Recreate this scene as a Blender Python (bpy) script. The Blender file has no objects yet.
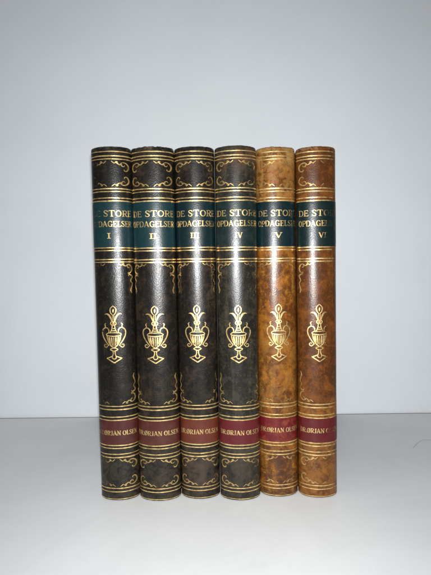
import bpy, bmesh, math, random
from mathutils import Vector, Matrix, noise
random.seed(7)
S = bpy.context.scene
COL = S.collection
R = math.radians
MM = 0.001

# ------------------------------------------------------------------ camera, world, lamps, exposure
cam_d = bpy.data.cameras.new('camera')
cam = bpy.data.objects.new('camera', cam_d)
COL.objects.link(cam)
PITCH, ROLL, YAW = R(2.728), R(-1.059), R(-0.052)
fwd = Vector((math.sin(YAW) * math.cos(PITCH), math.cos(YAW) * math.cos(PITCH), -math.sin(PITCH)))
rgt = Vector((math.cos(YAW), -math.sin(YAW), 0))
upv = rgt.cross(fwd)
r2 = math.cos(ROLL) * rgt + math.sin(ROLL) * upv
u2 = -math.sin(ROLL) * rgt + math.cos(ROLL) * upv
CAMPOS = Vector((0, -0.28983, 0.1600))
M4 = Matrix((r2, u2, -fwd)).transposed().to_4x4()
M4.translation = CAMPOS
cam.matrix_world = M4
cam_d.sensor_fit = 'VERTICAL'
cam_d.sensor_height = 34.6
cam_d.lens = 34.6 * 431.95 / 575.0
cam_d.clip_start = 0.005
cam_d.clip_end = 100
S.camera = cam

w = bpy.data.worlds.new("World")
S.world = w
w.use_nodes = True
bg = w.node_tree.nodes['Background']
bg.inputs[0].default_value = (0.86, 0.93, 1.0, 1)
bg.inputs[1].default_value = 0.105

def lamp(name, kind, loc, energy, color, target=None, **kw):
    d = bpy.data.lights.new(name, kind)
    d.energy = energy
    d.color = color
    for k, v in kw.items():
        setattr(d, k, v)
    o = bpy.data.objects.new(name, d)
    o.location = loc
    if target is not None:
        o.rotation_euler = (Vector(target) - Vector(loc)).to_track_quat('-Z', 'Y').to_euler()
    COL.objects.link(o)
    return o

# the phone's flash beside its lens
lamp('phone_flash', 'SPOT', CAMPOS + Vector((0.002, -0.004, 0.009)), 8.0, (0.98, 0.99, 1.0),
     target=(0.0, 0.0, 0.150), spot_size=R(138), spot_blend=1.0, shadow_soft_size=0.004)
# the room's own soft light from above and a little to the left
lamp('room_light', 'AREA', (-0.45, -0.55, 1.5), 3.2, (0.93, 0.97, 1.0), target=(0, -0.1, 0),
     shape='RECTANGLE', size=1.3, size_y=1.0)

S.view_settings.view_transform = 'Standard'
S.view_settings.look = 'None'
S.view_settings.exposure = 0.0
S.view_settings.gamma = 1.0

# ------------------------------------------------------------------ node helpers
def lin(c):
    c = c / 255.0
    return c / 12.92 if c <= 0.04045 else ((c + 0.055) / 1.055) ** 2.4

def rgb(r, g, b, k=1.0):
    return (lin(r) * k, lin(g) * k, lin(b) * k, 1.0)

class NT:
    def __init__(self, name):
        self.m = bpy.data.materials.new(name)
        self.m.use_nodes = True
        self.t = self.m.node_tree
        self.t.nodes.clear()
        self.out = self.n('ShaderNodeOutputMaterial')
        self.co = self.n('ShaderNodeTexCoord').outputs['Object']
    def n(self, kind, **kw):
        x = self.t.nodes.new(kind)
        for k, v in kw.items():
            setattr(x, k, v)
        return x
    def l(self, a, b):
        self.t.links.new(a, b)
    def shift(self, off, scale=(1, 1, 1)):
        x = self.n('ShaderNodeMapping')
        self.l(self.co, x.inputs[0])
        x.inputs[1].default_value = off
        x.inputs[3].default_value = scale
        return x.outputs[0]
    def noise(self, vec, scale, detail=4, rough=0.55, dist=0.0):
        x = self.n('ShaderNodeTexNoise')
        self.l(vec, x.inputs['Vector'])
        x.inputs['Scale'].default_value = scale
        x.inputs['Detail'].default_value = detail
        x.inputs['Roughness'].default_value = rough
        x.inputs['Distortion'].default_value = dist
        return x.outputs[0]
    def voro(self, vec, scale, feature='F1', out='Distance', rand=1.0):
        x = self.n('ShaderNodeTexVoronoi', feature=feature)
        self.l(vec, x.inputs['Vector'])
        x.inputs['Scale'].default_value = scale
        x.inputs['Randomness'].default_value = rand
        return x.outputs[out]
    def ramp(self, fac, a, b, lo=0.0, hi=1.0):
        x = self.n('ShaderNodeMapRange', interpolation_type='SMOOTHSTEP')
        self.l(fac, x.inputs[0])
        x.inputs[1].default_value = a
        x.inputs[2].default_value = b
        x.inputs[3].default_value = lo
        x.inputs[4].default_value = hi
        return x.outputs[0]
    def math(self, op, a, b=None):
        x = self.n('ShaderNodeMath', operation=op)
        for i, v in enumerate((a, b)):
            if v is None:
                continue
            if isinstance(v, (int, float)):
                x.inputs[i].default_value = v
            else:
                self.l(v, x.inputs[i])
        return x.outputs[0]
    def mix(self, fac, a, b, blend='MIX'):
        x = self.n('ShaderNodeMix', data_type='RGBA', blend_type=blend)
        if isinstance(fac, (int, float)):
            x.inputs[0].default_value = fac
        else:
            self.l(fac, x.inputs[0])
        for i, v in ((6, a), (7, b)):
            if isinstance(v, tuple):
                x.inputs[i].default_value = v
            else:
                self.l(v, x.inputs[i])
        return x.outputs[2]
    def xyz(self):
        x = self.n('ShaderNodeSeparateXYZ')
        self.l(self.co, x.inputs[0])
        return x.outputs
    def bump(self, h, strength, dist, prev=None):
        x = self.n('ShaderNodeBump')
        x.inputs['Strength'].default_value = strength
        x.inputs['Distance'].default_value = dist
        self.l(h, x.inputs['Height'])
        if prev is not None:
            self.l(prev, x.inputs['Normal'])
        return x.outputs[0]
    def bsdf(self, color, rough, metal=0.0, normal=None, spec=0.5, coat=0.0, coat_rough=0.3):
        x = self.n('ShaderNodeBsdfPrincipled')
        for key, v in (('Base Color', color), ('Roughness', rough), ('Metallic', metal),
                       ('Specular IOR Level', spec), ('Coat Weight', coat), ('Coat Roughness', coat_rough)):
            if isinstance(v, (int, float, tuple)):
                x.inputs[key].default_value = v
            else:
                self.l(v, x.inputs[key])
        if normal is not None:
            self.l(normal, x.inputs['Normal'])
        return x.outputs[0]
    def done(self, sh):
        self.l(sh, self.out.inputs[0])
        return self.m

# ------------------------------------------------------------------ materials
def grain(t, off, strength):
    """pebbled leather grain: small rounded cells with finer pores between them"""
    v = t.shift(off)
    cell = t.voro(v, 1450.0, 'SMOOTH_F1')
    fine = t.noise(v, 2600.0, 3, 0.6)
    mid = t.noise(v, 800.0, 3, 0.6)
    h = t.math('ADD', t.math('MULTIPLY', cell, -0.8), t.math('MULTIPLY', fine, 0.6))
    h = t.math('ADD', h, t.math('MULTIPLY', mid, 0.45))
    return t.bump(h, strength * 0.66, 0.00020), h

def leather(name, dark, mid, light, k, amount, light_amt, off, rough=0.31, grain_s=0.5, extra=None, rub=None, H=0.24, scuff=0.45):
    t = NT(name)
    v = t.shift(off)
    big = t.noise(v, k, 9, 0.72, 0.5)
    patch = t.noise(v, k * 3.2, 8, 0.72, 0.4)
    fleck = t.noise(v, 900.0, 3, 0.6)
    c = t.mix(t.ramp(big, 0.62 - amount * 0.3, 0.72 - amount * 0.2), dark, mid)
    tone = t.noise(v, k * 7.0, 8, 0.75)
    c = t.mix(t.math('MULTIPLY', t.ramp(tone, 0.48, 0.70), amount * 0.8), c, mid)
    lm = t.math('MULTIPLY', t.ramp(patch, 0.52, 0.72), light_amt)
    c = t.mix(lm, c, light)
    # vertical rubbing streaks
    st = t.noise(t.shift((off[0] + 3, 0, 0), (1, 1, 0.12)), 260.0, 4, 0.6)
    c = t.mix(t.math('MULTIPLY', t.ramp(st, 0.5, 0.8), 0.35), c, light)
    c = t.mix(t.math('MULTIPLY', t.ramp(fleck, 0.5, 0.75), 0.45), c, dark)
    pore = t.noise(t.shift((off[1], off[0], 4)), 620.0, 5, 0.8)
    c = t.mix(t.math('MULTIPLY', t.ramp(pore, 0.53, 0.66), 0.55), c, tuple(q * 0.55 for q in dark[:3]) + (1.0,))
    pale = t.noise(t.shift((off[2], 3, off[1])), 480.0, 6, 0.8)
    c = t.mix(t.math('MULTIPLY', t.ramp(pale, 0.54, 0.68), 0.40), c, light)
    # small pale scuffs
    scf = t.noise(t.shift((off[0], 9, off[2]), (1.5, 1, 0.8)), 330.0, 6, 0.75)
    c = t.mix(t.math('MULTIPLY', t.ramp(scf, 0.64, 0.74), scuff), c, tuple(min(1.0, q * 1.9 + 0.01) for q in light[:3]) + (1.0,))
    xyz = t.xyz()
    if extra:
        for (z0, z1, col, amt, sc) in extra:      # stains and handling wear with an outline of their own
            m = t.math('MULTIPLY', t.ramp(xyz[2], z0 - 0.008, z0 + 0.004), t.ramp(xyz[2], z1 - 0.004, z1 + 0.008, 1.0, 0.0))
            s = t.ramp(t.noise(t.shift((off[0] * 1.7, 5, z0)), sc, 5, 0.65, 1.0), 0.42, 0.58)
            c = t.mix(t.math('MULTIPLY', t.math('MULTIPLY', m, s), amt), c, col)
    if rub:
        # leather scuffed pale where head and tail are handled
        e = t.math('ADD', t.ramp(xyz[2], 0.0, 0.004, 1.0, 0.0), t.ramp(xyz[2], H - 0.0042, H - 0.0008))
        s = t.ramp(t.noise(v, 420.0, 4, 0.7), 0.45, 0.62)
        c = t.mix(t.math('MULTIPLY', t.math('MULTIPLY', e, s), 0.75), c, rub)
    nrm, h = grain(t, off, grain_s)
    rg = t.math('ADD', t.math('MULTIPLY', t.noise(v, 220.0, 5, 0.65), 0.22), rough - 0.11)
    return t.done(t.bsdf(c, rg, 0.0, nrm, 0.33))

def label_leather(name, base, worn, off, rough=0.33, grain_s=0.4, damage=None, wear=0.55):
    t = NT(name)
    v = t.shift(off)
    a = t.ramp(t.noise(v, 170.0, 5, 0.65, 0.6), 0.42, 0.72)
    c = t.mix(t.math('MULTIPLY', a, wear), base, worn)
    sp = t.ramp(t.noise(v, 620.0, 6, 0.78), 0.56, 0.70)
    c = t.mix(t.math('MULTIPLY', sp, wear), c, worn)
    dk = t.ramp(t.noise(t.shift((off[2], 1, 2)), 300.0, 6, 0.78), 0.52, 0.68)
    c = t.mix(t.math('MULTIPLY', dk, 0.5), c, tuple(q * 0.5 for q in base[:3]) + (1.0,))
    if damage:
        x0, x1, col, thr = damage
        m = t.ramp(t.xyz()[0], x0, x1)
        s = t.noise(t.shift((off[0], 2, 1), (1.6, 1, 0.55)), 210.0, 5, 0.7, 1.5)
        c = t.mix(t.ramp(t.math('MULTIPLY', m, s), thr, thr + 0.1), c, col)
    nrm, h = grain(t, off, grain_s)
    return t.done(t.bsdf(c, t.math('ADD', t.math('MULTIPLY', t.noise(v, 260.0, 5, 0.7), 0.24), rough - 0.12), 0.0, nrm, 0.36))

def gold(name, off, worn_l=None, worn_r=None, loss=0.12, tint=(0.78, 0.57, 0.25, 1), grain_s=0.35):
    """gold leaf, rubbed away in flecks; worn_l / worn_r give the x range over which it has gone at one side"""
    t = NT(name)
    v = t.shift(off)
    n1 = t.noise(v, 520.0, 5, 0.7)
    n2 = t.noise(v, 110.0, 3, 0.6)
    n = t.math('ADD', t.math('MULTIPLY', n1, 0.65), t.math('MULTIPLY', n2, 0.35))
    lev = None
    x = t.xyz()[0]
    for wr in (worn_l, worn_r):
        if wr:
            q = t.ramp(x, wr[0], wr[1], 0.0, wr[2])
            lev = q if lev is None else t.math('ADD', lev, q)
    n = t.math('ADD', n, 0.5 - 0.30 - loss)
    if lev is not None:
        n = t.math('SUBTRACT', n, lev)
    keep = t.ramp(n, 0.40, 0.56)
    # where the leaf has gone a thin broken film of it is still left in the pores
    film = t.math('MULTIPLY', t.ramp(t.noise(v, 1300.0, 4, 0.7), 0.44, 0.64), 0.24)
    keep = t.math('MAXIMUM', keep, film)
    col = t.mix(t.ramp(t.noise(v, 330.0, 3, 0.6), 0.35, 0.7), tint, (tint[0] * 0.55, tint[1] * 0.48, tint[2] * 0.38, 1))
    nrm, h = grain(t, off, grain_s)
    b = t.bsdf(col, 0.37, 0.80, nrm, 0.5)
    tr = t.n('ShaderNodeBsdfTransparent').outputs[0]
    ms = t.n('ShaderNodeMixShader')
    t.l(keep, ms.inputs[0]); t.l(tr, ms.inputs[1]); t.l(b, ms.inputs[2])
    return t.done(ms.outputs[0])

def paper_mat():
    t = NT('paper_edges')
    s = t.noise(t.shift((0, 0, 0), (1, 0.02, 0.02)), 3200.0, 2, 0.6)
    c = t.mix(s, rgb(150, 128, 92), rgb(214, 196, 158))
    return t.done(t.bsdf(c, 0.85, 0, t.bump(s, 0.4, 0.0003), 0.2))

def board_mat():
    t = NT('marbled_paper')
    v = t.shift((0.3, 0.1, 0.7))
    a = t.noise(v, 70.0, 6, 0.6, 2.5)
    c = t.mix(t.ramp(a, 0.4, 0.6), rgb(40, 30, 24), rgb(98, 66, 40))
    c = t.mix(t.ramp(t.noise(v, 240.0, 4, 0.6, 1.0), 0.58, 0.66), c, rgb(120, 92, 58))
    return t.done(t.bsdf(c, 0.5, 0, t.bump(a, 0.1, 0.0003), 0.4))

def wall_mat():
    t = NT('white_wall_paint')
    v = t.shift((1, 2, 3))
    a = t.noise(v, 9.0, 4, 0.6)
    c = t.mix(t.ramp(a, 0.35, 0.7), (0.705, 0.733, 0.755, 1), (0.675, 0.703, 0.725, 1))
    sp = t.ramp(t.noise(v, 420.0, 2, 0.5), 0.70, 0.78)
    c = t.mix(t.math('MULTIPLY', sp, 0.10), c, (0.50, 0.52, 0.54, 1))
    h = t.math('ADD', t.noise(v, 260.0, 4, 0.6), t.math('MULTIPLY', t.noise(v, 60.0, 3, 0.5), 0.8))
    return t.done(t.bsdf(c, 0.62, 0, t.bump(h, 0.10, 0.0008), 0.3))

def table_mat():
    t = NT('pale_laminate')
    v = t.shift((4, 2, 0))
    a = t.noise(v, 14.0, 5, 0.6, 0.6)
    c = t.mix(t.ramp(a, 0.3, 0.72), (0.632, 0.643, 0.642, 1), (0.590, 0.601, 0.600, 1))
    sm = t.ramp(t.noise(t.shift((2, 7, 0), (0.35, 1, 1)), 70.0, 5, 0.65, 1.0), 0.56, 0.74)
    c = t.mix(t.math('MULTIPLY', sm, 0.22), c, (0.505, 0.505, 0.495, 1))
    sp = t.ramp(t.noise(v, 560.0, 2, 0.5), 0.70, 0.76)
    c = t.mix(t.math('MULTIPLY', sp, 0.25), c, (0.36, 0.37, 0.37, 1))
    rg = t.math('ADD', t.math('MULTIPLY', a, 0.15), 0.42)
    return t.done(t.bsdf(c, rg, 0, t.bump(t.noise(v, 900.0, 3, 0.6), 0.05, 0.0003), 0.35))

def plain(name, col, rough=0.6):
    t = NT(name)
    n = t.noise(t.shift((0, 0, 0)), 500.0, 3)
    return t.done(t.bsdf(t.mix(n, col, tuple(x * 0.8 for x in col[:3]) + (1,)), rough))

# ------------------------------------------------------------------ mesh helpers
def obj(name, verts, faces, mat, parent=None, smooth=True):
    me = bpy.data.meshes.new(name)
    me.from_pydata([tuple(v) for v in verts], [], faces)
    me.update()
    bm = bmesh.new(); bm.from_mesh(me)
    bm.normal_update()
    bm.to_mesh(me); bm.free()
    me.materials.append(mat)
    if smooth:
        for p in me.polygons:
            p.use_smooth = True
    o = bpy.data.objects.new(name, me)
    COL.objects.link(o)
    if parent:
        o.parent = parent
    return o

def bevel_box(name, x0, x1, y0, y1, z0, z1, bev, mat, parent=None, seg=3):
    bm = bmesh.new()
    bmesh.ops.create_cube(bm, size=1.0)
    for v in bm.verts:
        v.co = Vector((x0 + (v.co.x + .5) * (x1 - x0), y0 + (v.co.y + .5) * (y1 - y0), z0 + (v.co.z + .5) * (z1 - z0)))
    bmesh.ops.bevel(bm, geom=list(bm.edges), offset=bev, segments=seg, profile=0.5, affect='EDGES')
    me = bpy.data.meshes.new(name)
    bm.to_mesh(me); bm.free()
    me.materials.append(mat)
    o = bpy.data.objects.new(name, me)
    COL.objects.link(o)
    if parent:
        o.parent = parent
    return o

# ------------------------------------------------------------------ setting
WALL_Y, WALL_YAW = 0.1703, -0.016679
def yawed(o):
    o.location = (0, WALL_Y, 0)
    o.rotation_euler = (0, 0, WALL_YAW)
table = bevel_box('tabletop', -0.9, 0.9, -0.75, -0.0026, -0.03, 0.0, 0.0012, table_mat())
yawed(table); table['kind'] = 'structure'
gap_shade = bevel_box('gap_shade_strip', -0.9, 0.9, -0.0024, -0.0004, -0.02, -0.0002, 0.0004, plain('painted_gap_shade', rgb(146, 146, 142)), table)  # added grey strip standing in for the shade in the gap before the wall
wall = bevel_box('wall', -1.6, 1.6, 0.0, 0.1, -0.8, 1.4, 0.002, wall_mat())
yawed(wall); wall['kind'] = 'structure'

# ------------------------------------------------------------------ spine surface
B = 9.0                       # depth of the spine's rounding, mm
def spine_pt(hw, x, z, off):
    x = max(-0.992 * hw, min(0.992 * hw, x))
    q = math.sqrt(1 - (x / hw) ** 2)
    y = B * (1 - q)
    n = Vector((x / hw ** 2, -q / B, 0)).normalized()
    return Vector((x + n.x * off, y + n.y * off, z)) * MM

def outline(hw):
    """the spine leather seen from above, from one side round the front to the other, mm"""
    pts = []
    N = 56
    for i in range(N + 1):
        a = -math.pi / 2 + math.pi * i / N
        pts.append((hw * math.sin(a), B * (1 - math.cos(a))))
    side = []
    for k in range(1, 25):
        y = B + k * 1.2
        g = 0.0
        if 1.5 < y - B < 8.5:
            g = 1.0 * math.sin(math.pi * (y - B - 1.5) / 7.0) ** 2     # hinge groove
        side.append((hw - g, y))
    left = [(-x, y) for x, y in reversed(side)]
    return left + pts + side

def make_spine(hw, H, mat, parent, seed, ragged):
    out = outline(hw)
    n = len(out)
    nr = []
    for i in range(n):
        a = out[max(0, i - 1)]; b = out[min(n - 1, i + 1)]
        t = Vector((b[0] - a[0], b[1] - a[1], 0)).normalized()
        nr.append(Vector((t.y, -t.x, 0)))
    rows = [(2.6, 2.6), (0.3, 2.3), (0.0, 1.4), (0.02, 0.6), (0.22, 0.15), (0.55, 0.0)]
    z = 4.0
    while z < H - 4:
        rows.append((z, 0.0)); z += 3.0
    rows += [(H - 3.0, 0.0), (H - 1.5, 0.0), (H - 0.8, 0.18), (H - 0.3, 0.62), (H - 0.03, 1.3), (H - 0.1, 2.1), (H - 1.2, 2.6), (H - 3.2, 2.7)]
    V = []; F = []
    for ri, (z, ins) in enumerate(rows):
        for i, (x, y) in enumerate(out):
            p = Vector((x, y, 0)) - nr[i] * ins
            zz = z
            if z > H - 2.0:
                k = noise.noise(Vector((x * 0.35 + seed * 9.1, y * 0.2, 3.3)))
                k2 = noise.noise(Vector((x * 1.3 + seed * 4.7, y * 0.9, 1.1)))
                zz += 0.7 * ragged * (0.42 * k + 0.35 * k2 - 0.15)
            elif z < 0.5:
                k = noise.noise(Vector((x * 0.5 + seed * 5.1, y * 0.3, 8.3)))
                zz += 0.25 * ragged * max(0, k)
            else:
                w_ = noise.noise(Vector((x * 0.12 + seed, z * 0.035, y * 0.1)))
                p += nr[i] * 0.10 * w_ * (1 if ins == 0 else 0.3)
            V.append(Vector((p.x, p.y, zz)) * MM)
    for r in range(len(rows) - 1):
        for i in range(n - 1):
            F.append((r * n + i, r * n + i + 1, (r + 1) * n + i + 1, (r + 1) * n + i))
    return obj('spine', V, F, mat, parent)

def make_text_block(hw, H, mat, parent):
    hw2 = hw - 3.0
    pts = []
    N = 24
    for i in range(N + 1):
        a = -math.pi / 2 + math.pi * i / N
        pts.append((hw2 * math.sin(a), 3.4 + 7.0 * (1 - math.cos(a))))
    for i in range(9):                       # hollow fore edge
        x = hw2 - i * hw2 / 4
        pts.append((x, 146 - 3.0 * (1 - (x / hw2) ** 2)))
    z0, z1 = 2.8, H - 3.6
    n = len(pts)
    V = [Vector((x, y, z0)) * MM for x, y in pts] + [Vector((x, y, z1)) * MM for x, y in pts]
    F = [(i, (i + 1) % n, n + (i + 1) % n, n + i) for i in range(n)]
    F += [tuple(reversed(range(n))), tuple(range(n, 2 * n))]
    return obj('text_block', V, F, mat, parent, smooth=False)

def make_label(name, hw, z0, z1, mat, parent, off=0.10):
    V = []; F = []
    N = 60; M = 12
    for j in range(M + 1):
        for i in range(N + 1):
            a = R(-80) + R(160) * i / N
            e = 0.03 if j in (0, M) else off
            z = z0 + (z1 - z0) * j / M
            V.append(spine_pt(hw, hw * math.sin(a), z, e + 0.10))
    for j in range(M):
        for i in range(N):
            k = j * (N + 1) + i
            F.append((k, k + 1, k + N + 2, k + N + 1))
    return obj(name, V, F, mat, parent)

# ------------------------------------------------------------------ gilding: ribbons of leaf pressed on the spine
def catmull(P, sub):
    if len(P) < 3:
        out = []
        for i in range(len(P) - 1):
            for k in range(sub):
                t = k / sub
                out.append(tuple(P[i][c] * (1 - t) + P[i + 1][c] * t for c in range(len(P[0]))))
        return out + [P[-1]]
    out = []
    Q = [P[0]] + list(P) + [P[-1]]
    for i in range(1, len(Q) - 2):
        for k in range(sub):
            t = k / sub
            v = []
            for c in range(len(P[0])):
                a, b, d, e = Q[i - 1][c], Q[i][c], Q[i + 1][c], Q[i + 2][c]
                v.append(0.5 * ((2 * b) + (-a + d) * t + (2 * a - 5 * b + 4 * d - e) * t * t + (-a + 3 * b - 3 * d + e) * t ** 3))
            out.append(tuple(v))
    return out + [P[-1]]

class Leaf:
    """collects flat ribbons (x, z, width in mm) and lays them on the spine"""
    def __init__(self, hw, off=0.16):
        self.hw = hw; self.V = []; self.F = []; self.off = off; self.k = 0; self.thin = 0.70 if off < 0.2 else 0.95
    def ribbon(self, P, w=None, smooth=True, sub=6, mp=None):
        """P: (x, z) with w, or (x, z, w). mp maps (x, z) to spine chord mm."""
        P = [(p[0], p[1], (p[2] if len(p) > 2 else w) * self.thin) for p in P]
        if smooth and len(P) > 2:
            L = catmull(P, sub)
        else:
            L = []
            for i in range(len(P) - 1):
                for k in range(sub):
                    t = k / sub
                    L.append(tuple(P[i][c] * (1 - t) + P[i + 1][c] * t for c in range(3)))
            L.append(P[-1])
        base = len(self.V)
        o = self.off + 0.004 * (self.k % 12)
        self.k += 1
        n = len(L)
        for i, (x, z, wd) in enumerate(L):
            a = L[max(0, i - 1)]; b = L[min(n - 1, i + 1)]
            dx, dz = b[0] - a[0], b[1] - a[1]
            m = math.hypot(dx, dz) or 1
            nx, nz = -dz / m, dx / m
            for s in (-0.5, 0.5):
                q = (x + nx * s * wd, z + nz * s * wd)
                if mp:
                    q = mp(*q)
                self.V.append(spine_pt(self.hw, q[0], q[1], o))
        for i in range(n - 1):
            self.F.append((base + 2 * i, base + 2 * i + 2, base + 2 * i + 3, base + 2 * i + 1))
    def rule(self, z, h, wob=0.0, seed=0, a0=-81, a1=81):
        base = len(self.V)
        N = 64
        o = self.off
        for i in range(N + 1):
            a = R(a0) + R(a1 - a0) * i / N
            x = self.hw * math.sin(a)
            hh = h * (0.86 + 0.30 * noise.noise(Vector((x * 0.8, z, seed))))
            zz = z + wob * noise.noise(Vector((x * 0.15, z * 3, seed + 5)))
            self.V.append(spine_pt(self.hw, x, zz - hh / 2, o))
            self.V.append(spine_pt(self.hw, x, zz + hh / 2, o))
        for i in range(N):
            self.F.append((base + 2 * i, base + 2 * i + 2, base + 2 * i + 3, base + 2 * i + 1))
    def blob(self, cx, cz, rx, rz):
        base = len(self.V)
        o = self.off + 0.004 * (self.k % 12); self.k += 1
        self.V.append(spine_pt(self.hw, cx, cz, o))
        n = 14
        for i in range(n):
            a = 2 * math.pi * i / n
            self.V.append(spine_pt(self.hw, cx + rx * math.cos(a), cz + rz * math.sin(a), o))
        for i in range(n):
            self.F.append((base, base + 1 + i, base + 1 + (i + 1) % n))
    def build(self, name, mat, parent):
        return obj(name, self.V, self.F, mat, parent)

# ---- lettering: roman capitals with thick and thin strokes and bracketed serifs (unit height)
T, N_, SF = 0.235, 0.11, 0.085
def arc(cx, cy, rx, ry, a0, a1, n, w0, w1, w2=None):
    out = []
    for i in range(n + 1):
        t = i / n
        a = R(a0 + (a1 - a0) * t)
        if w2 is None:
            wd = w0 + (w1 - w0) * t
        else:
            wd = w0 + (w1 - w0) * math.sin(math.pi * t)
        out.append((cx + rx * math.cos(a), cy + ry * math.sin(a), wd))
    return out
def serif(x, y, l=0.20):
    return ([(x - l, y, SF), (x + l, y, SF)], False)
def stem(x, w=T):
    return ([(x, 0.02, w), (x, 0.98, w)], False)
def bowl(x0, yc, rx, ry, w=T):
    return ([(x0, yc + ry, N_), (x0 + rx * 0.45, yc + ry, N_)] + arc(x0 + rx * 0.45, yc, rx * 0.55, ry, 80, -80, 8, N_, w, 1) + [(x0 + rx * 0.45, yc - ry, N_), (x0, yc - ry, N_)], True)
hi, lo = 0.955, 0.045
GLYPH = {
 'D': (0.92, [stem(0.20), bowl(0.20, 0.5, 0.62, 0.445), serif(0.16, hi, .14), serif(0.16, lo, .14)]),
 'E': (0.78, [stem(0.20), ([(0.18, hi, N_), (0.66, hi, N_)], False), ([(0.18, 0.52, N_), (0.54, 0.52, N_)], False), ([(0.18, lo, N_), (0.70, lo, N_)], False),
              ([(0.65, hi + .02, .09), (0.65, 0.76, .05)], False), ([(0.69, lo - .02, .09), (0.69, 0.26, .05)], False), ([(0.54, 0.64, .07), (0.54, 0.40, .07)], False), serif(0.16, hi, .14), serif(0.16, lo, .14)]),
 'S': (0.74, [([(0.60, 0.76, .10), (0.54, 0.90, .11), (0.38, 0.955, .12), (0.19, 0.88, .16), (0.15, 0.72, .19), (0.30, 0.57, .22), (0.48, 0.44, .22), (0.59, 0.28, .19), (0.53, 0.11, .16), (0.34, 0.045, .12), (0.17, 0.10, .11), (0.11, 0.26, .10)], True),
              ([(0.62, 0.96, .07), (0.61, 0.70, .07)], False), ([(0.11, 0.04, .07), (0.10, 0.32, .07)], False)]),
 'T': (0.86, [stem(0.43), ([(0.06, hi, N_), (0.80, hi, N_)], False), ([(0.07, hi + .02, .09), (0.07, 0.72, .05)], False), ([(0.79, hi + .02, .09), (0.79, 0.72, .05)], False), serif(0.43, lo, .2)]),
 'O': (0.96, [(arc(0.48, 0.5, 0.345, 0.45, 90, 270, 10, N_, T, 1), True), (arc(0.48, 0.5, 0.345, 0.45, 270, 450, 10, N_, T, 1), True)]),
 'R': (0.88, [stem(0.20), bowl(0.20, 0.72, 0.52, 0.235, T * .9), ([(0.40, 0.47, .12), (0.52, 0.36, .2), (0.68, 0.10, .2), (0.84, 0.04, .10)], True), serif(0.16, hi, .14), serif(0.20, lo, .2)]),
 'P': (0.80, [stem(0.20), bowl(0.20, 0.70, 0.54, 0.255, T * .9), serif(0.16, hi, .14), serif(0.20, lo, .2)]),
 'A': (0.94, [([(0.12, 0.03, N_), (0.45, 1.0, N_)], False), ([(0.43, 1.0, T), (0.80, 0.03, T)], False), ([(0.22, 0.32, N_), (0.66, 0.32, N_)], False), serif(0.13, lo, .13), serif(0.80, lo, .15)]),
 'G': (0.94, [([(0.76, 0.74, .10), (0.66, 0.90, .11), (0.48, 0.955, .12), (0.24, 0.83, .20), (0.14, 0.50, T), (0.24, 0.17, .20), (0.48, 0.045, .12), (0.68, 0.10, .12), (0.76, 0.20, .12)], True),
              ([(0.76, 0.03, .19), (0.76, 0.42, .19)], False), serif(0.74, 0.42, .17), ([(0.77, 0.96, .07), (0.76, 0.68, .07)], False)]),
 'L': (0.72, [stem(0.20), ([(0.18, lo, N_), (0.64, lo, N_)], False), ([(0.63, lo - .02, .09), (0.63, 0.28, .05)], False), serif(0.20, hi, .2), serif(0.14, lo, .12)]),
 'N': (0.96, [([(0.18, 0.02, N_), (0.18, 0.98, N_)], False), ([(0.16, 0.98, T), (0.78, 0.03, T)], False), ([(0.78, 0.02, N_), (0.78, 0.98, N_)], False), serif(0.12, hi, .12), serif(0.18, lo, .15), serif(0.78, hi, .15)]),
 'J': (0.60, [([(0.38, 0.98, T), (0.38, 0.26, T), (0.32, 0.07, .17), (0.18, 0.03, .12), (0.06, 0.12, .10)], True), serif(0.38, hi, .2)]),
 'I': (0.46, [stem(0.23), serif(0.23, hi, .2), serif(0.23, lo, .2)]),
 'V': (0.90, [([(0.14, 0.98, T), (0.47, 0.0, T)], False), ([(0.45, 0.0, N_), (0.76, 0.98, N_)], False), serif(0.15, hi, .15), serif(0.76, hi, .13)]),
 '.': (0.30, [([(0.07, 0.09, .2), (0.24, 0.09, .2)], False)]),
 ' ': (0.34, []),
}
GLYPH['Ø'] = (0.96, GLYPH['O'][1] + [([(0.18, -0.06, .09), (0.78, 1.06, .09)], False)])

def lettering(lf, text, t0, t1, z0, z1, seed=0, bold=1.0):
    """set text between the angles t0 and t1 (degrees round the spine)"""
    tot = sum(GLYPH[c][0] for c in text)
    rnd = random.Random(seed)
    pen = 0.0
    mmdeg = 0.2155                            # mm of spine per degree
    sx = (t1 - t0) * mmdeg / tot              # mm per glyph unit across
    sz = z1 - z0
    for c in text:
        adv, strokes = GLYPH[c]
        jz = rnd.uniform(-0.07, 0.07)
        for P, sm in strokes:
            # widths are in glyph units: scale to mm with the mean of both scales
            Q = [((pen + p[0]) * sx, p[1] * sz, p[2] * bold * (0.5 * sx + 0.5 * sz * 0.8)) for p in P]
            def mp(x, z):
                a = R(t0 + x / mmdeg)
                return (lf.hw * math.sin(a), z0 + jz + z)
            lf.ribbon(Q, smooth=sm, sub=6 if not sm else 4, mp=mp)
        pen += adv

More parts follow.
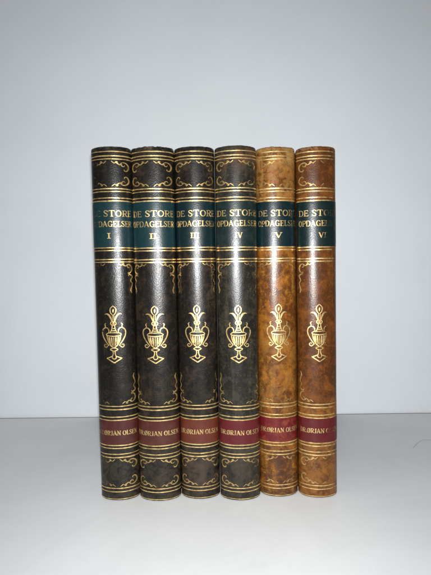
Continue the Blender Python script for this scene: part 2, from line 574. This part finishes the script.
# ---- ornaments drawn in photograph-like units, then scaled to mm
def urn(lf, zc):
    U = 0.68
    Y0 = 333.5
    sc = lf.hw / 14.0
    def mp(x, z):
        return (x * U * sc, zc - (z - Y0) * U)
    def rb(P, w, smooth=True, sub=5):
        lf.ribbon([(p[0], p[1], p[2] if len(p) > 2 else w) for p in P], smooth=smooth, sub=sub, mp=mp)
    W = 1.05
    for s in (-1, 1):
        # tulip petals, leaves, stem
        rb([(s * 0.3, 314.2, .6), (s * 2.2, 312.2, W), (s * 3.0, 309.4, 1.2), (s * 2.5, 307.2, W), (s * 0.9, 305.6, .8), (s * 0.0, 304.7, .4)], W)
        rb([(s * 8.7, 313.4, .35), (s * 6.8, 312.8, 1.1), (s * 4.6, 313.7, 1.9), (s * 2.9, 316.2, 1.8), (s * 1.6, 320.2, .9)], W)
        rb([(s * 0.75, 314.2), (s * 0.8, 317), (s * 0.9, 320)], .7)
        # collar and neck
        rb([(s * 0.0, 320.6), (s * 2.0, 320.9), (s * 2.8, 322.3), (s * 1.9, 323.8), (s * 0.0, 324.1)], 1.1)
        rb([(s * 1.2, 324.2), (s * 1.6, 327.4), (s * 2.6, 330.0), (s * 4.0, 332.2)], 1.0)
        # rim
        rb([(s * 7.6, 333.0, .7), (s * 5.4, 331.9, .9), (s * 3.4, 331.7, .7)], .8)
        rb([(s * 7.6, 333.0), (s * 6.9, 334.3), (s * 4.0, 334.9), (s * 0.0, 335.3)], 1.1)
        # body
        rb([(s * 6.9, 334.5, .9), (s * 6.4, 338.0, 1.2), (s * 5.0, 341.6, 1.3), (s * 2.8, 344.9, 1.2), (s * 0.0, 346.9, .9)], W)
        rb([(s * 4.7, 335.8, 1.5), (s * 4.4, 338.8, 2.0), (s * 3.2, 342.8, .8)], 1.3, sub=3)
        rb([(s * 2.2, 336.2, 1.4), (s * 2.0, 340.0, 1.6), (s * 1.5, 344.6, .7)], 1.2, sub=3)
        # handle with its curls
        rb([(s * 7.6, 322.0, .5), (s * 8.8, 323.3, 1.2), (s * 8.3, 325.0, 1.0), (s * 8.7, 326.6, 1.0), (s * 10.8, 328.3, 1.2), (s * 11.7, 331.4, 1.2), (s * 11.0, 335.2, 1.2), (s * 9.3, 338.8, 1.2), (s * 7.0, 342.2, 1.0), (s * 5.0, 344.6, .7)], W)
        rb([(s * 8.5, 326.6, .8), (s * 6.3, 327.0, 1.1), (s * 4.8, 329.2, 1.1), (s * 5.0, 331.8, .7)], W)
        rb([(s * 5.6, 343.9, .7), (s * 6.8, 345.5, .9), (s * 8.3, 346.3, 1.1), (s * 9.8, 345.4, 1.1), (s * 9.7, 343.7, 1.0), (s * 8.3, 343.3, .8), (s * 7.8, 344.3, .5)], 1)
        # foot knob, stem, base
        rb([(s * 0.0, 347.2), (s * 2.2, 347.5), (s * 3.8, 348.4), (s * 2.2, 349.5), (s * 0.0, 350.2)], .95)
        rb([(s * 1.1, 350.4), (s * 1.0, 352.8), (s * 1.9, 355.6), (s * 1.7, 357.3), (s * 0.0, 358.3)], 1.0)
        rb([(s * 2.0, 355.4), (s * 7.7, 357.4)], 1.1, smooth=False)
        rb([(s * 7.8, 357.2), (s * 0.0, 362.0)], 1.2, smooth=False)
    lf.blob(0, zc - (322.3 - Y0) * U, 0.9, 0.8)
    rb([(0, 311.8, .5), (0.1, 309.6, 1.7), (0.4, 307.8, .5)], 1)
    rb([(-1.9, 327.6), (1.9, 327.6)], .8, smooth=False)
    rb([(-2.7, 329.7), (2.7, 329.7)], .9, smooth=False)
    rb([(-3.4, 331.7), (3.4, 331.7)], .8, smooth=False)
    rb([(0, 336.4, .8), (0, 345.2, .5)], .7, smooth=False)

def wave(x0, x1, y0, y1, amp, turns):
    out = []
    n = 22
    for i in range(n + 1):
        t = i / n
        a = 2 * math.pi * turns * t
        out.append((x0 + (x1 - x0) * t + 0.45 * math.sin(2 * a), y0 + (y1 - y0) * t - amp * math.cos(a) * (1 - 0.25 * t),
                    (0.35 + 1.0 * min(1, 5 * t, 5 * (1 - t))) * (0.8 + 0.35 * math.sin(a + 0.8))))
    return out

def small_scroll(lf, z, side, flip):
    """wave running into an open hook, for the head and tail panels; z is the panel edge it hangs from"""
    k = 0.70 * lf.hw / 14.2
    def mp(x, y):
        return (side * (lf.hw - x * k * 0.97), z - flip * y * 0.70)
    lf.ribbon(wave(18.2, 7.6, 1.2, 3.9, 0.95, 2.25), sub=3, mp=mp)
    lf.ribbon([(14.4, 1.2, .3), (12.9, 0.9, .9), (11.9, 1.9, .4)], sub=4, mp=mp)
    lf.ribbon([(10.3, 4.4, .5), (8.6, 2.2, 1.0), (6.2, 1.7, 1.4), (3.9, 2.7, 1.6), (2.5, 5.0, 1.7), (2.8, 7.8, 1.6), (4.2, 9.6, 1.4), (6.0, 9.2, 1.2), (6.2, 7.9, .7)], sub=4, mp=mp)
    lf.ribbon([(9.6, 2.9, .4), (8.2, 4.9, 1.1), (6.4, 5.3, .9), (5.6, 4.0, .5)], sub=4, mp=mp)

def tall_scroll(lf, z, side, flip):
    """wave, hook, crossing and long trailing stem for the corners of the tall panel"""
    k = 0.70 * lf.hw / 14.2
    def mp(x, y):
        return (side * (lf.hw - x * k * 0.97), z - flip * y * 0.70)
    lf.ribbon(wave(13.8, 4.8, 1.0, 3.0, 0.9, 2.2), sub=3, mp=mp)
    lf.ribbon([(10.6, 0.6, .3), (9.4, 0.2, .8), (8.4, 1.0, .4)], sub=4, mp=mp)
    lf.ribbon([(7.4, 3.4, .4), (6.0, 1.6, .9), (4.3, 1.4, 1.2), (2.7, 2.9, 1.4), (2.0, 5.6, 1.5), (2.7, 8.4, 1.4), (4.2, 9.6, 1.1), (5.2, 8.7, .6)], sub=4, mp=mp)
    lf.ribbon([(6.6, 2.2, .4), (5.2, 4.4, 1.0), (4.2, 4.2, .5)], sub=4, mp=mp)
    lf.ribbon([(5.6, 9.6, .6), (4.0, 10.9, 1.1), (2.9, 12.2, .8)], sub=4, mp=mp)
    lf.ribbon([(5.3, 12.4, .5), (4.2, 10.9, 1.1), (2.6, 11.6, 1.1), (1.9, 13.6, 1.2), (3.0, 16.2, 1.1), (2.9, 18.0, 1.0), (1.9, 20.0, 1.0), (2.6, 23.6, 1.3), (3.2, 26.4, 1.5), (2.4, 29.3, .6)], sub=5, mp=mp)

# ------------------------------------------------------------------ the six volumes
PAPER, BOARD = paper_mat(), board_mat()
GT = (0.80, 0.62, 0.33, 1)

VOLS = [
 dict(x=-69.81, y=0.83, H=241.4, hw=13.76, num='I', nt=(-8, 0), yaw=0.5, rag=0.5,
      label='darkest grained book, teal title band marked I with worn first letters, leftmost in the row',
      lea=dict(dark=rgb(29, 26, 22, 0.40), mid=rgb(46, 39, 30, 0.55), light=rgb(80, 68, 50, 0.55), k=90, amount=0.35, light_amt=0.40, grain_s=0.62, rub=rgb(98, 84, 66, 0.42), extra=[(0.000, 0.034, rgb(80, 69, 52, 0.52), 0.42, 190)]),
      title=dict(base=rgb(24, 58, 62, 0.42), worn=rgb(36, 66, 68, 0.42)), author=dict(base=rgb(88, 38, 32, 0.46), worn=rgb(104, 62, 54, 0.48)),
      wl=(-0.25, -0.80, 0.26), wr=None, loss=0.05),
 dict(x=-41.51, y=-0.91, H=240.4, hw=14.54, num='II', nt=(-6, 11), yaw=0.0, rag=1.5,
      label='black brown book with a chipped head and teal title band marked II, beside the leftmost',
      lea=dict(dark=rgb(30, 26, 22, 0.40), mid=rgb(54, 44, 33, 0.55), light=rgb(84, 70, 52, 0.55), k=90, amount=0.45, light_amt=0.42, grain_s=0.62, rub=rgb(120, 106, 84, 0.42), extra=[(0.000, 0.034, rgb(80, 69, 52, 0.52), 0.42, 190)]),
      title=dict(base=rgb(24, 60, 64, 0.42), worn=rgb(38, 68, 70, 0.42)), author=dict(base=rgb(94, 40, 32, 0.46), worn=rgb(108, 66, 54, 0.48)),
      wl=(-0.5, -0.95, 0.07), wr=(0.5, 1.0, 0.05), loss=0.05),
 dict(x=-13.23, y=0.74, H=240.4, hw=13.74, num='III', nt=(-11, 11), yaw=0.0, rag=0.6,
      label='black brown book with a rust orange author band and dark title band marked III',
      lea=dict(dark=rgb(31, 27, 23, 0.40), mid=rgb(58, 47, 36, 0.55), light=rgb(92, 75, 57, 0.55), k=95, amount=0.45, light_amt=0.45, grain_s=0.45, rub=rgb(76, 64, 50, 0.42),
               extra=[(0.000, 0.034, rgb(80, 69, 52, 0.52), 0.42, 190), (0.012, 0.026, rgb(104, 84, 72, 0.42), 0.55, 60)]),
      title=dict(base=rgb(14, 42, 46, 0.42), worn=rgb(26, 50, 52, 0.42)), author=dict(base=rgb(116, 50, 32, 0.46), worn=rgb(120, 66, 46, 0.46)),
      wl=(-0.6, -1.0, 0.05), wr=(0.35, 0.95, 0.11), loss=0.06),
 dict(x=14.58, y=-2.02, H=239.7, hw=14.07, num='IV', nt=(-3, 15), yaw=-0.4, rag=0.5,
      label='greyish dark book with nearly black title band marked IV, left of the golden tan book',
      lea=dict(dark=rgb(40, 37, 31, 0.42), mid=rgb(62, 56, 46, 0.58), light=rgb(102, 92, 75, 0.55), k=110, amount=0.5, light_amt=0.5, grain_s=0.40, rub=rgb(78, 70, 56, 0.42),
               extra=[(0.000, 0.034, rgb(80, 69, 52, 0.52), 0.42, 190), (0.228, 0.236, rgb(120, 78, 44, 0.42), 0.7, 120)]),
      title=dict(base=rgb(22, 44, 42, 0.42), worn=rgb(58, 68, 64, 0.42)), author=dict(base=rgb(108, 26, 32, 0.48), worn=rgb(122, 52, 50, 0.48)),
      wl=None, wr=(0.15, 0.80, 0.17), loss=0.05),
 dict(x=42.21, y=1.82, H=239.5, hw=13.55, num='V', nt=(-6, 13), yaw=0.3, rag=1.0,
      label='golden tan mottled book, blue green title band marked V, brown stains near its foot',
      lea=dict(dark=rgb(100, 55, 20, 0.50), mid=rgb(160, 96, 31, 0.54), light=rgb(212, 150, 60, 0.58), k=80, amount=0.55, light_amt=0.5, grain_s=0.36, rub=rgb(170, 140, 94, 0.46),
               extra=[(0.205, 0.238, rgb(192, 142, 76, 0.46), 0.5, 160), (0.230, 0.240, rgb(206, 160, 92, 0.46), 0.6, 130), (0.010, 0.030, rgb(80, 48, 34, 0.46), 0.6, 150), (0.060, 0.120, rgb(172, 122, 56, 0.46), 0.45, 120), (0.0, 0.004, rgb(70, 46, 30, 0.46), 0.8, 200)]),
      title=dict(base=rgb(13, 42, 46, 0.42), worn=rgb(34, 52, 60, 0.42)), author=dict(base=rgb(118, 26, 30, 0.48), worn=rgb(176, 92, 58, 0.55)),
      wl=(-0.3, -0.9, 0.10), wr=(0.3, 0.9, 0.15), loss=0.09),
 dict(x=69.26, y=-0.44, H=238.6, hw=13.50, num='VI', nt=(2, 22), yaw=-0.6, rag=0.6,
      label='reddish brown book, gilding rubbed off right side, title band marked VI, rightmost in row',
      lea=dict(dark=rgb(92, 51, 21, 0.46), mid=rgb(132, 76, 29, 0.48), light=rgb(172, 112, 48, 0.48), k=90, amount=0.55, light_amt=0.4, grain_s=0.40, rub=rgb(176, 136, 86, 0.46),
               extra=[(0.000, 0.066, rgb(174, 112, 42, 0.48), 0.6, 130), (0.000, 0.040, rgb(180, 120, 52, 0.46), 0.3, 140)]),
      title=dict(base=rgb(14, 40, 40, 0.42), worn=rgb(44, 50, 46, 0.42), damage=(0.0035, 0.0125, rgb(96, 56, 32, 0.42), 0.46)), author=dict(base=rgb(104, 22, 27, 0.50), worn=rgb(112, 44, 38, 0.50)),
      wl=None, wr=(0.12, 0.55, 0.36), loss=0.05, rr=0.9, rx=2.3),
]

for bi, v in enumerate(VOLS):
    hw, H = v['hw'] - 0.1, v['H']
    book = bpy.data.objects.new('book', None)
    book.empty_display_size = 0.02
    COL.objects.link(book)
    book.location = (v['x'] * MM, v['y'] * MM, 0.0002)
    book.rotation_euler = (0, 0, R(v['yaw']))
    book['label'] = v['label']; book['category'] = 'book'; book['group'] = 'volumes of the leather bound set'
    off = (bi * 1.37 + 0.2, bi * 0.71, bi * 2.3)
    f = H / 240.5
    def Z(z):
        return z * f
    sp = make_spine(hw, H, leather('spine_leather', off=off, H=H * MM, **v['lea']), book, bi + 1, v['rag'])
    make_text_block(hw, H, PAPER, book)
    for s in (-1, 1):
        x0, x1 = sorted((s * (hw - 2.9), s * (hw - 0.15)))
        bevel_box('cover_board', x0 * MM, x1 * MM, 16.0 * MM, 150 * MM, 0.4 * MM, (H - 0.5) * MM, 0.0006, BOARD, book)
    # gold
    sc = hw * MM
    wl = (v['wl'][0] * sc, v['wl'][1] * sc, v['wl'][2]) if v['wl'] else None
    wr = (v['wr'][0] * sc, v['wr'][1] * sc, v['wr'][2]) if v['wr'] else None
    mild = lambda q: (q[0], q[1], q[2] * 0.6) if q else None
    soft = lambda q: (q[0], q[1] * v.get('rx', 1.0), q[2] * v.get('rr', 0.45)) if q else None
    g_orn = gold('gold_leaf', off, wl, wr, v['loss'])
    g_scr = gold('gold_scroll_leaf', off, wl, wr, v['loss'] + 0.045, (0.66, 0.47, 0.19, 1))
    g_aut = gold('gold_author_leaf', off, mild(wl), mild(wr), v['loss'])
    g_rule = gold('gold_rule_leaf', off, soft(wl), soft(wr), v['loss'] * 0.5)
    # title and author bands of thin coloured leather
    tl = make_label('title_label', hw, Z(173.6), Z(203.9), label_leather('title_leather', off=off, **v['title']), book)
    al = make_label('author_label', hw, Z(38.9), Z(55.7), label_leather('author_leather', off=off, grain_s=0.3, **v['author']), book)
    tb = (0.24)
    L = Leaf(hw, 0.26); lettering(L, 'DE', -64, -28, Z(194.0), Z(198.0), bi * 3 + 1, 0.80); lettering(L, 'STORE', -20, 68, Z(193.9), Z(198.1), bi * 3 + 2, 0.84)
    L.build('title_lettering', g_orn, tl)
    L = Leaf(hw, 0.26); lettering(L, 'OPDAGELSER', -65, 68, Z(187.2), Z(191.1), bi * 3 + 3, 0.86); L.build('title_lettering', g_orn, tl)
    L = Leaf(hw, 0.26); lettering(L, v['num'], v['nt'][0] - 3, v['nt'][1] + 1, Z(179.4), Z(183.0), bi, 0.9); L.build('volume_number', g_orn, tl)
    L = Leaf(hw, 0.26); lettering(L, 'DR.ØRJAN OLSEN', -65, 67, Z(45.7), Z(48.9), bi * 5 + 4, 1.0); L.build('author_lettering', g_aut, al)
    # rules: single at head and tail, double between the panels
    for grp in ([(236.8, 1.0)], [(233.9, 1.15), (231.9, 1.0)], [(212.4, 1.15), (210.5, 0.9)], [(206.3, 1.0), (204.3, 1.15)],
                [(173.2, 1.1), (171.4, 1.1)], [(165.5, 1.15), (163.7, 1.1)], [(65.7, 1.05), (63.4, 1.2)], [(58.3, 1.15), (56.1, 1.15)],
                [(38.6, 1.15), (36.6, 1.15)], [(32.5, 1.0), (30.2, 1.25)], [(8.7, 1.0), (6.3, 1.05)], [(1.25, 0.8)]):
        L = Leaf(hw, 0.235)
        for z, h in grp:
            L.rule(Z(z), h * 0.72, 0.15, bi * 10 + z)
        L.build('gilt_rule', g_rule, sp)
    for s in (-1, 1):
        for z, fl in ((230.9, 1), (213.6, -1), (29.3, 1), (9.6, -1)):
            L = Leaf(hw); small_scroll(L, Z(z), s, fl); L.build('corner_scroll', g_scr, sp)
        for z, fl in ((162.9, 1), (67.2, -1)):
            L = Leaf(hw); tall_scroll(L, Z(z), s, fl); L.build('corner_scroll', g_scr, sp)
    L = Leaf(hw); L.thin = 0.92; urn(L, Z(114.9)); L.build('urn_ornament', g_orn, sp)

# ------------------------------------------------------------------ a stray hair on the table
HP = [(0.1688, 0.0777, 0), (0.1747, 0.0848, 0), (0.1802, 0.0901, 0), (0.1865, 0.0938, 0), (0.1935, 0.0929, 0)]
HL = catmull(HP, 10)
cu = [Vector((p[0], p[1], 0.00016 + 0.0004 * math.sin(math.pi * k / (len(HL) - 1)))) for k, p in enumerate(HL)]
V = []; F = []
for i, p in enumerate(cu):
    d = (cu[min(40, i + 1)] - cu[max(0, i - 1)]).normalized()
    a = d.cross(Vector((0, 0, 1))).normalized(); b = a.cross(d)
    for k in range(5):
        q = 2 * math.pi * k / 5
        V.append(p + (a * math.cos(q) + b * math.sin(q)) * 0.00010)
for i in range(40):
    for k in range(5):
        F.append((i * 5 + k, i * 5 + (k + 1) % 5, i * 5 + 5 + (k + 1) % 5, i * 5 + 5 + k))
hair = obj('hair', V, F, plain('hair_grey', rgb(128, 124, 118)))
hair['label'] = 'thin grey hair curled on the pale table right of the books'
hair['category'] = 'hair'
